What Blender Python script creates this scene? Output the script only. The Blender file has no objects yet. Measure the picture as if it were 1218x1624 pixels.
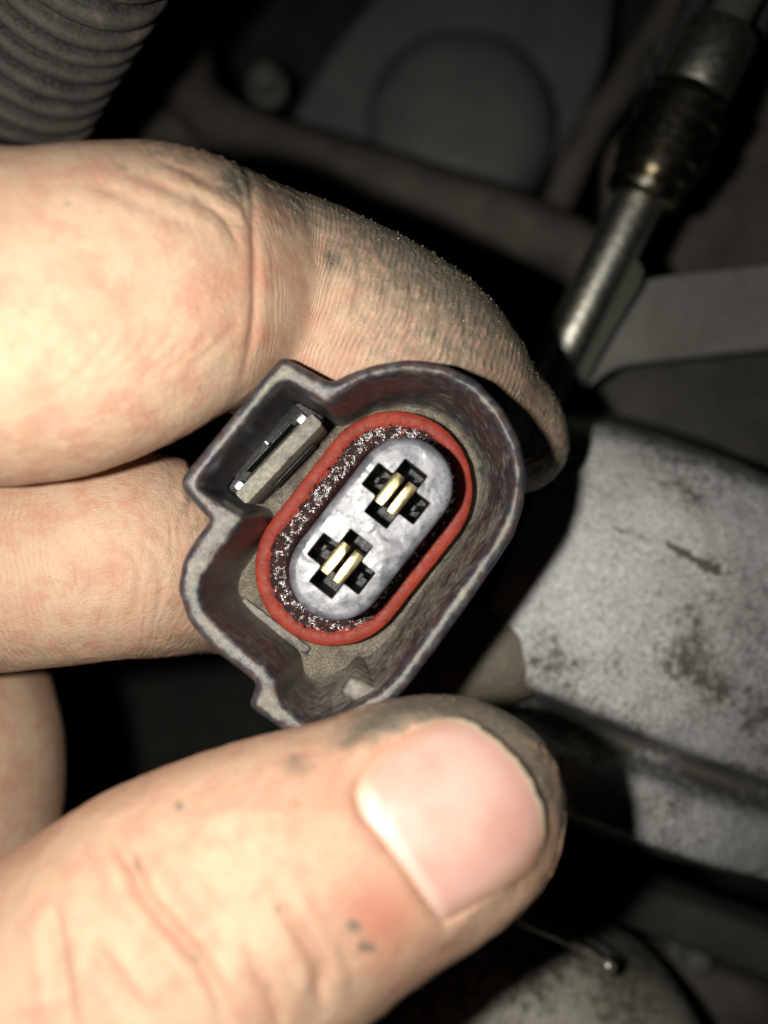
import bpy, bmesh, math, random
import numpy as np

random.seed(7)
rng = np.random.default_rng(7)
SC = bpy.context.scene
COL = SC.collection

# ------------------------------------------------------------------ camera
# Everything is worked out in millimetres; the phone looks straight down (-Z)
# into the engine bay from 300 mm above the lowest part.
F = 1351.0            # focal length in pixels of the 1218 x 1624 photograph
CX, CY = 609.0, 812.0
CAMZ = 300.0          # mm

def P(px, py, d):
    return np.array([(px - CX) * d / F, -(py - CY) * d / F, CAMZ - d])

cam_d = bpy.data.cameras.new('camera')
cam = bpy.data.objects.new('camera', cam_d)
COL.objects.link(cam)
cam.location = (0, 0, CAMZ * 0.001)
cam_d.sensor_fit = 'VERTICAL'
cam_d.sensor_height = 4.8
cam_d.sensor_width = 3.6
cam_d.lens = 4.8 * F / 1624.0
cam_d.clip_start = 0.002
cam_d.clip_end = 10
cam_d.dof.use_dof = True
cam_d.dof.focus_distance = 0.0745
cam_d.dof.aperture_fstop = 1.85
SC.camera = cam

# ------------------------------------------------------------------ world and light
w = bpy.data.worlds.new('World')
SC.world = w
w.use_nodes = True
w.node_tree.nodes['Background'].inputs[0].default_value = (0.8, 0.9, 1.0, 1)
w.node_tree.nodes['Background'].inputs[1].default_value = 0.0006

ld = bpy.data.lights.new('phone_flash', 'AREA')     # the phone's flash beside its lens
ld.shape = 'DISK'
ld.size = 0.0034
ld.energy = 0.093
ld.color = (1.0, 0.955, 0.885)
lo = bpy.data.objects.new('phone_flash', ld)
COL.objects.link(lo)
lo.location = (-0.0140, 0.001, CAMZ * 0.001)
lo.rotation_euler = (0, math.radians(-3), 0)

SC.view_settings.view_transform = 'Standard'
SC.view_settings.look = 'None'
SC.view_settings.exposure = 0.0
SC.view_settings.gamma = 1.0
SC.view_settings.use_curve_mapping = False
SC.render.engine = 'CYCLES'
SC.cycles.use_denoising = True
SC.cycles.max_bounces = 6
SC.cycles.caustics_reflective = False
SC.cycles.caustics_refractive = False
SC.cycles.sample_clamp_indirect = 3.0

# ------------------------------------------------------------------ helpers
def props(o, label=None, cat=None, group=None, kind=None):
    if label: o['label'] = label
    if cat: o['category'] = cat
    if group: o['group'] = group
    if kind: o['kind'] = kind
    return o

def empty(name, base, label, cat, group=None):
    o = bpy.data.objects.new(name, None)
    o.empty_display_size = 0.005
    COL.objects.link(o)
    o.location = np.asarray(base) * 0.001
    o['base'] = [float(b) for b in base]
    return props(o, label, cat, group)

def base_of(parent):
    b = np.zeros(3)
    while parent is not None:
        if 'base' in parent: b = np.array(parent['base'][:]); break
        parent = parent.parent
    return b

def mesh_obj(name, verts, faces, mat, parent=None, smooth=True, attrs=None, sharp=None, base=None):
    """verts in world millimetres"""
    v = np.asarray(verts, float)
    if parent is not None:
        b = base_of(parent)
    else:
        b = np.zeros(3) if base is None else np.asarray(base, float)
    me = bpy.data.meshes.new(name)
    me.from_pydata(((v - b) * 0.001).tolist(), [], [list(map(int, f)) for f in faces])
    me.update()
    bm = bmesh.new(); bm.from_mesh(me)
    bmesh.ops.recalc_face_normals(bm, faces=bm.faces)
    bm.to_mesh(me); bm.free()
    if smooth:
        me.polygons.foreach_set('use_smooth', np.ones(len(me.polygons), bool))
        if sharp is not None:
            me.set_sharp_from_angle(angle=math.radians(sharp))
    if attrs:
        for k, a in attrs.items():
            at = me.attributes.new(k, 'FLOAT', 'POINT')
            at.data.foreach_set('value', np.asarray(a, np.float32))
    me.materials.append(mat)
    o = bpy.data.objects.new(name, me)
    COL.objects.link(o)
    if parent is not None:
        o.parent = parent
    else:
        o.location = b * 0.001
        o['base'] = [float(x) for x in b]
    return o

def vnoise(p, seed=0):
    p = np.asarray(p, float)
    i = np.floor(p).astype(np.int64); f = p - i
    u = f * f * (3 - 2 * f)
    def h(a):
        n = (a[:, 0] * 374761393 + a[:, 1] * 668265263 + a[:, 2] * 2147483647 + seed * 1274126177) & 0xffffffff
        n = ((n ^ (n >> 13)) * 1274126177) & 0xffffffff
        n = (n ^ (n >> 16)) & 0xffff
        return n / 32767.5 - 1.0
    r = 0
    for dx in (0, 1):
        wx = u[:, 0] if dx else 1 - u[:, 0]
        for dy in (0, 1):
            wy = u[:, 1] if dy else 1 - u[:, 1]
            for dz in (0, 1):
                wz = u[:, 2] if dz else 1 - u[:, 2]
                r = r + wx * wy * wz * h(i + np.array([dx, dy, dz]))
    return r

def fbm(p, seed=0, octv=3):
    a, r, s = 1.0, 0, 1.0
    for k in range(octv):
        r = r + a * vnoise(np.asarray(p) * s, seed + k); a *= .5; s *= 2.03
    return r / 1.75

def catmull(pts, n):
    pts = np.asarray(pts, float)
    q = np.vstack([2 * pts[0] - pts[1], pts, 2 * pts[-1] - pts[-2]])
    out = []
    for i in range(1, len(q) - 2):
        for t in np.linspace(0, 1, n, endpoint=False):
            a, b, c, d = q[i - 1], q[i], q[i + 1], q[i + 2]
            out.append(.5 * (2 * b + (c - a) * t + (2 * a - 5 * b + 4 * c - d) * t * t + (3 * b - a - 3 * c + d) * t ** 3))
    out.append(pts[-1])
    return np.array(out)

def resample_closed(pts, step):
    p = np.asarray(pts, float); q = np.vstack([p, p[:1]])
    L = np.concatenate([[0], np.cumsum(np.linalg.norm(np.diff(q, axis=0), axis=1))])
    n = max(8, int(L[-1] / step))
    s = np.linspace(0, L[-1], n, endpoint=False)
    return np.stack([np.interp(s, L, q[:, k]) for k in range(p.shape[1])], 1)

def smooth_closed(p, n):
    for _ in range(n):
        p = .25 * np.roll(p, 1, 0) + .5 * p + .25 * np.roll(p, -1, 0)
    return p

def ccw(p):
    a = np.sum(p[:, 0] * np.roll(p[:, 1], -1) - np.roll(p[:, 0], -1) * p[:, 1])
    return p if a > 0 else p[::-1].copy()

def offset_loop(p, dist):
    """move a counter-clockwise loop outwards by dist"""
    t = np.roll(p, -1, 0) - np.roll(p, 1, 0)
    t /= np.linalg.norm(t, axis=1)[:, None] + 1e-9
    return p + dist * np.stack([t[:, 1], -t[:, 0]], 1)

class Build:
    """collects verts and faces in millimetres"""
    def __init__(self): self.v = []; self.f = []; self.n = 0; self.a = []
    def add(self, v, a=None):
        v = np.asarray(v, float); i = self.n
        self.v.append(v); self.n += len(v)
        self.a.append(np.zeros(len(v)) if a is None else np.broadcast_to(np.asarray(a, float), (len(v),)))
        return np.arange(i, i + len(v))
    def ring(self, a, b, closed=True):
        n = len(a)
        for i in range(n if closed else n - 1):
            j = (i + 1) % n
            self.f.append((a[i], a[j], b[j], b[i]))
    def loops(self, L, closed=True):
        for a, b in zip(L[:-1], L[1:]): self.ring(a, b, closed)
    def fill(self, idx_loops):
        """planar fill between loops of already added verts"""
        V = np.vstack(self.v)
        bm = bmesh.new(); ed = []; mp = {}
        for L in idx_loops:
            bv = [bm.verts.new(V[i]) for i in L]
            for x, i in zip(bv, L): mp[x] = int(i)
            ed += [bm.edges.new((bv[k], bv[(k + 1) % len(bv)])) for k in range(len(bv))]
        r = bmesh.ops.triangle_fill(bm, use_beauty=True, use_dissolve=False, edges=ed, normal=(0, 0, 1))
        for f in bm.faces:
            self.f.append(tuple(mp[x] for x in f.verts))
        bm.free()
    def obj(self, name, mat, parent=None, **k):
        v = np.vstack(self.v)
        k.setdefault('attrs', {'m': np.concatenate(self.a)})
        return mesh_obj(name, v, self.f, mat, parent, **k)

def tube_data(path, rad, seg=24, cap=True, wob=0.0, B=None, attr=None):
    path = np.asarray(path, float); n = len(path)
    rad = np.broadcast_to(np.asarray(rad, float), (n,))
    t = np.gradient(path, axis=0); t /= np.linalg.norm(t, axis=1)[:, None]
    B = B or Build()
    ref = np.array([0.31, 0.2, 0.93]); u = np.cross(t[0], ref); u /= np.linalg.norm(u)
    th = np.linspace(0, 2 * np.pi, seg, endpoint=False)
    L = []
    for i in range(n):
        u = u - t[i] * np.dot(u, t[i]); u /= np.linalg.norm(u); v = np.cross(t[i], u)
        r = rad[i] * (1 + wob * np.sin(th * 2 + i * .15))
        L.append(B.add(path[i] + (np.cos(th) * r)[:, None] * u + (np.sin(th) * r)[:, None] * v, None if attr is None else attr[i]))
    B.loops(L)
    if cap:
        for l, p in ((L[0], path[0]), (L[-1], path[-1])):
            c = B.add([p])[0]
            for i in range(seg): B.f.append((l[i], l[(i + 1) % seg], c))
    return B

def prism(loop, z0, z1, bev=0.0, B=None):
    """solid prism over a ccw xy loop with bevelled upper edge, z0 low z1 high"""
    B = B or Build()
    def z(l, h): return np.column_stack([l, np.full(len(l), h)])
    L = [B.add(z(loop, z0)), B.add(z(loop, z1 - bev))]
    if bev > 0:
        L.append(B.add(z(offset_loop(loop, -bev * .3), z1 - bev * .3)))
        L.append(B.add(z(offset_loop(loop, -bev), z1)))
    B.loops(L)
    B.fill([L[0]]); B.fill([L[-1]])
    return B

def box_oriented(c, ux, uy, hx, hy, z0, z1, bev=0.15):
    c = np.asarray(c[:2]); ux = np.asarray(ux[:2]) / np.linalg.norm(ux[:2]); uy = np.asarray(uy[:2]) / np.linalg.norm(uy[:2])
    q = np.array([c + sx * hx * ux + sy * hy * uy for sx, sy in ((-1, -1), (1, -1), (1, 1), (-1, 1))])
    q = ccw(q)
    # little chamfers at the corners
    out = []
    for i in range(4):
        a, b, d = q[i - 1], q[i], q[(i + 1) % 4]
        out.append(b + (a - b) / np.linalg.norm(a - b) * bev); out.append(b + (d - b) / np.linalg.norm(d - b) * bev)
    return prism(np.array(out), z0, z1, bev)

# ------------------------------------------------------------------ materials
class M:
    def __init__(self, name):
        self.m = bpy.data.materials.new(name); self.m.use_nodes = True
        self.nt = self.m.node_tree; self.N = self.nt.nodes; self.L = self.nt.links
        self.b = self.N['Principled BSDF']
        tc = self.N.new('ShaderNodeTexCoord')
        s = self.N.new('ShaderNodeVectorMath'); s.operation = 'SCALE'; s.inputs['Scale'].default_value = 1000
        self.L.new(tc.outputs['Object'], s.inputs[0]); self.co = s.outputs[0]      # object space in mm
    def link(self, a, b): self.L.new(a, b)
    def val(self, sock, v):
        if isinstance(v, bpy.types.NodeSocket): self.L.new(v, sock)
        else: sock.default_value = v
    def noise(self, scale, detail=4, rough=.55, co=None, dist=0.0):
        n = self.N.new('ShaderNodeTexNoise'); n.inputs['Scale'].default_value = scale
        n.inputs['Detail'].default_value = detail; n.inputs['Roughness'].default_value = rough
        n.inputs['Distortion'].default_value = dist
        self.L.new(co or self.co, n.inputs['Vector']); return n.outputs['Fac']
    def voro(self, scale, feature='F1'):
        n = self.N.new('ShaderNodeTexVoronoi'); n.inputs['Scale'].default_value = scale; n.feature = feature
        self.L.new(self.co, n.inputs['Vector']); return n.outputs['Distance']
    def ramp(self, f, *st):
        r = self.N.new('ShaderNodeValToRGB'); self.L.new(f, r.inputs[0])
        e = r.color_ramp.elements
        while len(e) < len(st): e.new(0.5)
        for x, (p, c) in zip(e, st):
            x.position = p; x.color = (c, c, c, 1) if not hasattr(c, '__len__') else tuple(c) + (1,)
        return r.outputs[0]
    def math(self, op, a, b=0.0, clamp=False):
        n = self.N.new('ShaderNodeMath'); n.operation = op; n.use_clamp = clamp
        self.val(n.inputs[0], a); self.val(n.inputs[1], b); return n.outputs[0]
    def mix(self, f, a, b):
        n = self.N.new('ShaderNodeMix'); n.data_type = 'RGBA'
        self.val(n.inputs[0], f)
        for s, v in ((n.inputs[6], a), (n.inputs[7], b)):
            if isinstance(v, tuple): s.default_value = v + (1,)
            else: self.L.new(v, s)
        return n.outputs[2]
    def attr(self, name):
        n = self.N.new('ShaderNodeAttribute'); n.attribute_name = name; return n.outputs['Fac']
    def bump(self, h, dist_mm, strength=1.0, prev=None):
        n = self.N.new('ShaderNodeBump'); n.inputs['Distance'].default_value = dist_mm * .001
        self.val(n.inputs['Strength'], strength); self.L.new(h, n.inputs['Height'])
        if prev is not None: self.L.new(prev, n.inputs['Normal'])
        return n.outputs[0]
    def set(self, **k):
        nm = dict(color='Base Color', rough='Roughness', metal='Metallic', normal='Normal', spec='Specular IOR Level', sss='Subsurface Weight', coat='Coat Weight', coatr='Coat Roughness')
        for a, v in k.items():
            s = self.b.inputs[nm[a]]
            if isinstance(v, tuple): s.default_value = v + (1,)
            elif isinstance(v, (int, float)): s.default_value = v
            else: self.L.new(v, s)
        return self.m

def mat_plastic_dusty(grainy=False):
    m = M('dusty_pocket_floor' if grainy else 'dusty_black_plastic')
    d = m.attr('m')                                   # share of dust colour on the surface
    n1 = m.noise(.32, 4, .55); n2 = m.noise(1.1, 4, .6); n3 = m.noise(6.0, 3, .6); n4 = m.noise(.7, 4, .6); n5 = m.noise(2.6, 3, .6)
    s = m.math('ADD', m.math('MULTIPLY', n1, 1.2), m.math('MULTIPLY', n2, 1.0))
    if grainy: s = m.math('ADD', s, m.math('MULTIPLY', m.math('SUBTRACT', n3, .5), .7))
    s = m.math('ADD', s, m.math('MULTIPLY', d, 1.15))
    k = m.ramp(m.math('MULTIPLY', s, .5), (.76, 0.0), (1.0, 1.0))
    if grainy:
        dust = m.ramp(n3, (.36, (.075, .065, .047)), (.50, (.23, .20, .148)), (.66, (.38, .345, .26)))
        dust = m.mix(m.ramp(n5, (.42, 0.), (.62, .8)), dust, (.19, .165, .12))
        dust = m.mix(m.ramp(n4, (.45, 0.), (.68, .75)), dust, (.085, .070, .052))
    else:
        dust = m.mix(m.ramp(n5, (.36, 0.), (.66, 1.)), (.19, .178, .145), (.33, .31, .25))
    bare = m.mix(m.ramp(n4, (.46, 0.), (.60, .9)), (.032, .033, .040), (.075, .043, .037))
    bare = m.mix(m.ramp(n2, (.46, 0.), (.66, .8)), bare, (.095, .096, .104))
    col = m.mix(k, bare, dust)
    r = m.ramp(k, (0, .33), (1, .7))
    nb = m.bump(m.math('ADD', n3, m.math('MULTIPLY', n5, 1.0)), .22 if grainy else .045, .9)
    return m.set(color=col, rough=r, normal=nb, spec=.5)

def mat_seal():
    m = M('red_rubber_oily')
    o = m.attr('m')
    n1 = m.noise(.7, 4, .6); n2 = m.noise(3.0, 4, .65); n3 = m.noise(2.0, 2, .5); n4 = m.noise(9, 3, .6); n5 = m.noise(1.9, 4, .65)
    k = m.math('ADD', m.math('MULTIPLY', o, .95), m.math('MULTIPLY', m.math('SUBTRACT', n2, .5), 1.9))
    k = m.math('ADD', k, m.math('MULTIPLY', m.math('SUBTRACT', n1, .5), .9))
    k = m.ramp(k, (.56, 0.0), (.66, 1.0))
    red = m.mix(m.ramp(n1, (.3, 0.), (.7, 1.)), (.33, .042, .022), (.20, .024, .014))
    red = m.mix(m.ramp(m.math('ADD', m.math('MULTIPLY', n4, .5), m.math('MULTIPLY', n5, .5)), (.52, 0.), (.66, .55)), red, (.16, .10, .07))
    red = m.mix(m.ramp(n2, (.62, 0.), (.68, .85)), red, (.02, .012, .01))
    col = m.mix(k, red, (.022, .006, .006))
    wet = m.math('MULTIPLY', o, 1.1, True)
    b = m.bump(m.math('ADD', n2, n4), .05, .5)
    b2 = m.bump(n3, .22, m.math('MULTIPLY', wet, 1.0), b)
    film = m.ramp(n5, (.50, .75), (.54, .21))          # a broken film of oil: glossy pools between dull spots
    pool = m.ramp(n5, (.50, 0.12), (.54, 1.0))
    r = m.math('ADD', m.math('MULTIPLY', film, wet), m.math('MULTIPLY', m.math('SUBTRACT', 1.0, wet), .55))
    return m.set(color=col, rough=r, normal=b2, spec=m.math('ADD', m.math('MULTIPLY', m.math('MULTIPLY', wet, pool), .8), .2))

def mat_insert():
    m = M('grey_greasy_plastic')
    n1 = m.noise(.42, 2, .5, dist=.4); n2 = m.noise(1.8, 4, .62); n3 = m.noise(11, 2); n4 = m.noise(.9, 5, .65)
    col = m.mix(m.ramp(n4, (.40, 0.), (.60, 1.)), (.10, .105, .123), (.235, .24, .262))
    col = m.mix(m.ramp(n2, (.54, 0.), (.68, .75)), col, (.06, .06, .066))
    r = m.ramp(n4, (.40, .30), (.60, .50))
    nb = m.bump(m.math('ADD', n1, m.math('MULTIPLY', n2, .05)), .26, .8)
    nb = m.bump(n3, .02, .6, nb)
    return m.set(color=col, rough=r, normal=nb, spec=.8)

def mat_metal(name, c0, c1, r0, r1, sc=1.0, bump=.06, dirt=None, metal=1.0):
    m = M(name)
    n1 = m.noise(.5 * sc, 4, .6); n2 = m.noise(4 * sc, 3, .6)
    col = m.mix(m.ramp(n1, (.3, 0.), (.72, 1.)), c0, c1)
    mt = metal
    if dirt:
        k = m.ramp(m.noise(.16, 3, .5), (.50, 0.), (.64, .9))
        col = m.mix(k, col, dirt); mt = m.ramp(k, (0, metal), (1, 0.0))
    nb = m.bump(m.math('ADD', n1, m.math('MULTIPLY', n2, .3)), bump / max(sc, .05), .8)
    return m.set(color=col, rough=m.ramp(n2, (.3, r0), (.7, r1)), metal=mt, normal=nb)

def mat_dull(name, c0, c1, rough=.7, sc=1.0, bump=.15, spec=.35):
    m = M(name)
    n1 = m.noise(.22 * sc, 5, .62); n2 = m.noise(2.6 * sc, 4, .6)
    f = m.math('ADD', m.math('MULTIPLY', n1, .65), m.math('MULTIPLY', n2, .35))
    col = m.mix(m.ramp(f, (.36, 0.), (.66, 1.)), c0, c1)
    nb = m.bump(m.math('ADD', n1, m.math('MULTIPLY', n2, .4)), bump, .8)
    return m.set(color=col, rough=m.ramp(n2, (.3, rough - .12), (.7, rough + .12)), normal=nb, spec=spec)

def mat_cast(name='cast_aluminium', c0=(.84, .845, .84), c1=(.68, .68, .665), thr=.485):
    m = M(name)
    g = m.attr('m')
    n1 = m.noise(.085, 3, .5); n2 = m.noise(.70, 6, .74); n3 = m.noise(2.6, 5, .7); n4 = m.noise(6, 2)
    col = m.mix(m.ramp(n1, (.35, 0.), (.7, 1.)), c0, c1)
    col = m.mix(m.ramp(n3, (.40, 0.), (.62, .8)), col, (.28, .27, .24))
    s = m.math('ADD', m.math('MULTIPLY', n1, .55), m.math('MULTIPLY', n2, .90))
    s = m.math('ADD', s, m.math('MULTIPLY', n3, .55))
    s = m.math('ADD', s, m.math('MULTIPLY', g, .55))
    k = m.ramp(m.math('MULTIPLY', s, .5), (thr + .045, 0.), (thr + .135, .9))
    grime_dark = m.mix(m.ramp(n3, (.4, 0.), (.7, 1.)), (.040, .036, .027), (.12, .108, .08))
    col = m.mix(k, col, grime_dark)
    nb = m.bump(m.math('ADD', n3, m.math('MULTIPLY', n4, .5)), .20, .8)
    nb = m.bump(n2, .35, .5, nb)
    return m.set(color=col, rough=m.ramp(k, (0, .38), (1, .8)), metal=m.ramp(k, (0, .3), (1, 0.)), normal=nb, spec=.6)

def mat_skin():
    m = M('skin')
    fu, fv, dirt, flush = m.attr('fu'), m.attr('fv'), m.attr('dirt'), m.attr('flush')
    n1 = m.noise(.16, 4, .55); n2 = m.noise(.9, 5, .6); n3 = m.noise(5.5, 3, .6); n4 = m.noise(16, 2, .6)
    # friction ridges: fine lines that run round the finger, waving
    cv = m.N.new('ShaderNodeCombineXYZ'); m.L.new(fu, cv.inputs[0]); m.L.new(fv, cv.inputs[1])
    wob = m.noise(.22, 2, .5, cv.outputs[0]); wob2 = m.noise(1.1, 2, .5, cv.outputs[0])
    ph = m.math('ADD', m.math('MULTIPLY', fu, 2 * math.pi / .46), m.math('MULTIPLY', wob, 15.0))
    ph = m.math('ADD', ph, m.math('MULTIPLY', wob2, 2.6))
    ridge = m.math('ADD', m.math('MULTIPLY', m.math('SINE', ph), .5), .5)
    rd = m.attr('ridge')
    br = m.math('MULTIPLY', rd, m.ramp(m.noise(.42, 5, .7), (.36, .05), (.66, 1.)))
    # colour
    n5 = m.noise(.38, 4, .6)
    col = m.mix(m.ramp(n1, (.35, 0.), (.68, 1.)), (.60, .425, .295), (.57, .365, .25))
    col = m.mix(m.ramp(n5, (.46, 0.), (.62, .8)), col, (.54, .295, .205))
    col = m.mix(m.ramp(n2, (.5, 0.), (.74, .5)), col, (.64, .45, .28))
    col = m.mix(m.math('MULTIPLY', flush, .75, True), col, (.54, .20, .125))
    dk = m.math('ADD', m.math('MULTIPLY', dirt, 1.25), m.math('MULTIPLY', m.math('SUBTRACT', n2, .5), 1.35))  # the dirt attribute holds some painted shade as well
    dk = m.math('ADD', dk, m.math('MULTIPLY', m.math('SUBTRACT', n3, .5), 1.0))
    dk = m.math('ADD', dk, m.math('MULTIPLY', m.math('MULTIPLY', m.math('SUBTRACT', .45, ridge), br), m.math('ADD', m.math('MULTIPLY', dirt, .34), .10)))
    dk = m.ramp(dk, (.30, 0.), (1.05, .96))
    dirt_shade_col = m.mix(m.ramp(n3, (.35, 0.), (.7, 1.)), (.085, .076, .060), (.27, .240, .180))
    col = m.mix(dk, col, dirt_shade_col)
    nb = m.bump(ridge, .06, m.math('MULTIPLY', br, 1.0))
    nb = m.bump(m.math('ADD', n3, m.math('MULTIPLY', n4, .6)), .10, .7, nb)
    vo = m.N.new('ShaderNodeTexVoronoi'); vo.feature = 'DISTANCE_TO_EDGE'; vo.inputs['Scale'].default_value = 1.5
    cv2 = m.N.new('ShaderNodeCombineXYZ'); m.L.new(m.math('MULTIPLY', fu, 1.6), cv2.inputs[0]); m.L.new(fv, cv2.inputs[1])
    m.L.new(cv2.outputs[0], vo.inputs['Vector'])
    nb = m.bump(m.ramp(vo.outputs[0], (0., 0.), (.10, 1.)), .05, m.math('SUBTRACT', .75, m.math('MULTIPLY', rd, .6)), nb)
    mt = m.set(color=col, rough=m.ramp(n3, (.3, .42), (.7, .60)), normal=nb, spec=.42, sss=.07)
    m.b.inputs['Subsurface Radius'].default_value = (1.0, .35, .18)
    m.b.inputs['Subsurface Scale'].default_value = .0011
    return mt

def mat_nail():
    m = M('nail')
    lun_glare, rim, edge = m.attr('m'), m.attr('rim'), m.attr('edge')
    n1 = m.noise(.22, 3, .5); n2 = m.noise(1.2, 4, .6); n3 = m.noise(.5, 4, .6)
    col = m.mix(m.ramp(n1, (.35, 0.), (.68, 1.)), (.65, .35, .285), (.68, .44, .37))
    col = m.mix(m.ramp(n3, (.45, 0.), (.7, .5)), col, (.68, .45, .38))
    col = m.mix(m.math('MULTIPLY', lun_glare, .85, True), col, (.78, .62, .55))  # lunula, paled further to paint in the flash's white glare
    col = m.mix(m.ramp(edge, (.2, 0.), (.95, .85)), col, (.58, .34, .225))
    col = m.mix(m.ramp(rim, (.35, 0.), (.62, 1.)), col, (.62, .52, .37))
    col = m.mix(m.ramp(m.math('ADD', rim, m.math('MULTIPLY', n2, .5)), (.98, 0.), (1.2, .9)), col, (.10, .082, .06))
    nb = m.bump(n1, .25, .35)
    mt = m.set(color=col, rough=m.ramp(n3, (.35, .24), (.65, .36)), normal=nb, spec=.8, sss=.08)
    m.b.inputs['Subsurface Radius'].default_value = (1.0, .4, .3)
    m.b.inputs['Subsurface Scale'].default_value = .0010
    return mt

def mat_conduit():
    m = M('dusty_conduit_plastic')
    g = m.attr('m')
    n1 = m.noise(.35, 4, .6); n2 = m.noise(3.0, 4, .65); n3 = m.noise(9, 2)
    k = m.math('ADD', m.math('MULTIPLY', n2, .8), m.math('MULTIPLY', n1, .6))
    k = m.math('ADD', k, m.math('MULTIPLY', g, .35))
    k = m.ramp(m.math('MULTIPLY', k, .6), (.40, 0.), (.66, 1.))
    col = m.mix(k, (.012, .0115, .010), (.095, .085, .072))
    col = m.mix(m.ramp(n1, (.62, 0.), (.74, .6)), col, (.23, .17, .12))
    nb = m.bump(m.math('ADD', n2, m.math('MULTIPLY', n3, .5)), .15, .8)
    return m.set(color=col, rough=.62, normal=nb, spec=.4)

MP = mat_plastic_dusty(); MFLOOR = mat_plastic_dusty(True); MSEAL = mat_seal(); MINS = mat_insert()
MBRASS = mat_metal('brass_contact', (.74, .64, .37), (.52, .43, .23), .34, .5, 1.2, .06, (.12, .10, .06))
MSPRING = mat_metal('spring_steel', (.62, .62, .62), (.5, .5, .5), .25, .4, 2.0, .05)
MBLACK = mat_dull('black_plastic_and_shade', (.008, .008, .008), (.02, .019, .018), .5)  # also paints the shade inside the terminal holes
MSKIN = mat_skin(); MNAIL = mat_nail(); MCOND = mat_conduit()
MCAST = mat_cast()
MGRIT = mat_dull('pale_grit', (.34, .30, .22), (.55, .50, .40), .5, 3.0, .02)
MCAST2 = mat_cast('cast_aluminium_stained', (.66, .63, .53), (.50, .47, .37), .475)
MPIPE = mat_metal('oily_steel', (.60, .58, .52), (.36, .34, .26), .26, .42, .22, .05, (.045, .040, .024))
MTUBE = mat_metal('worn_steel', (.80, .78, .70), (.60, .58, .49), .30, .42, .3, .05)
MFIT = mat_metal('oily_brass', (.42, .39, .31), (.20, .18, .125),   .20, .34, .25, .012)
MOLIVE = mat_dull('olive_grime', (.035, .036, .024), (.065, .066, .045), .5, .5, .1)
MSTRAP = mat_dull('grey_painted_steel', (.13, .125, .11), (.20, .195, .18), .55, .5, .1)
MHOSE = mat_dull('dusty_rubber', (.065, .058, .048), (.15, .132, .11), .75, .6, .2)
MIRON = mat_dull('grimy_iron', (.035, .033, .029), (.085, .08, .07), .65, .5, .4)
MDRUM = mat_dull('dull_grey_metal', (.15, .15, .148), (.25, .25, .243), .5, .35, .2)
MWIRE = mat_dull('wire_insulation', (.02, .02, .022), (.05, .05, .05), .5)

# ------------------------------------------------------------------ the setting
def ground():
    B = Build(); nx, ny = 60, 70
    X, Y = np.meshgrid(np.linspace(-190, 190, nx), np.linspace(-210, 210, ny))
    p = np.column_stack([X.ravel(), Y.ravel(), np.zeros(X.size)])
    z = 12 + 8 * fbm(p / 45, 3) + 2.0 * fbm(p / 9, 5)
    idx = B.add(np.column_stack([p[:, 0], p[:, 1], z])).reshape(ny, nx)
    for r in range(ny - 1):
        for c in range(nx - 1): B.f.append((idx[r, c], idx[r, c + 1], idx[r + 1, c + 1], idx[r + 1, c]))
    o = B.obj('engine_bay_ground', MIRON)
    props(o, 'dark grimy engine surface at the bottom of the bay', None, None, 'structure')
ground()

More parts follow.
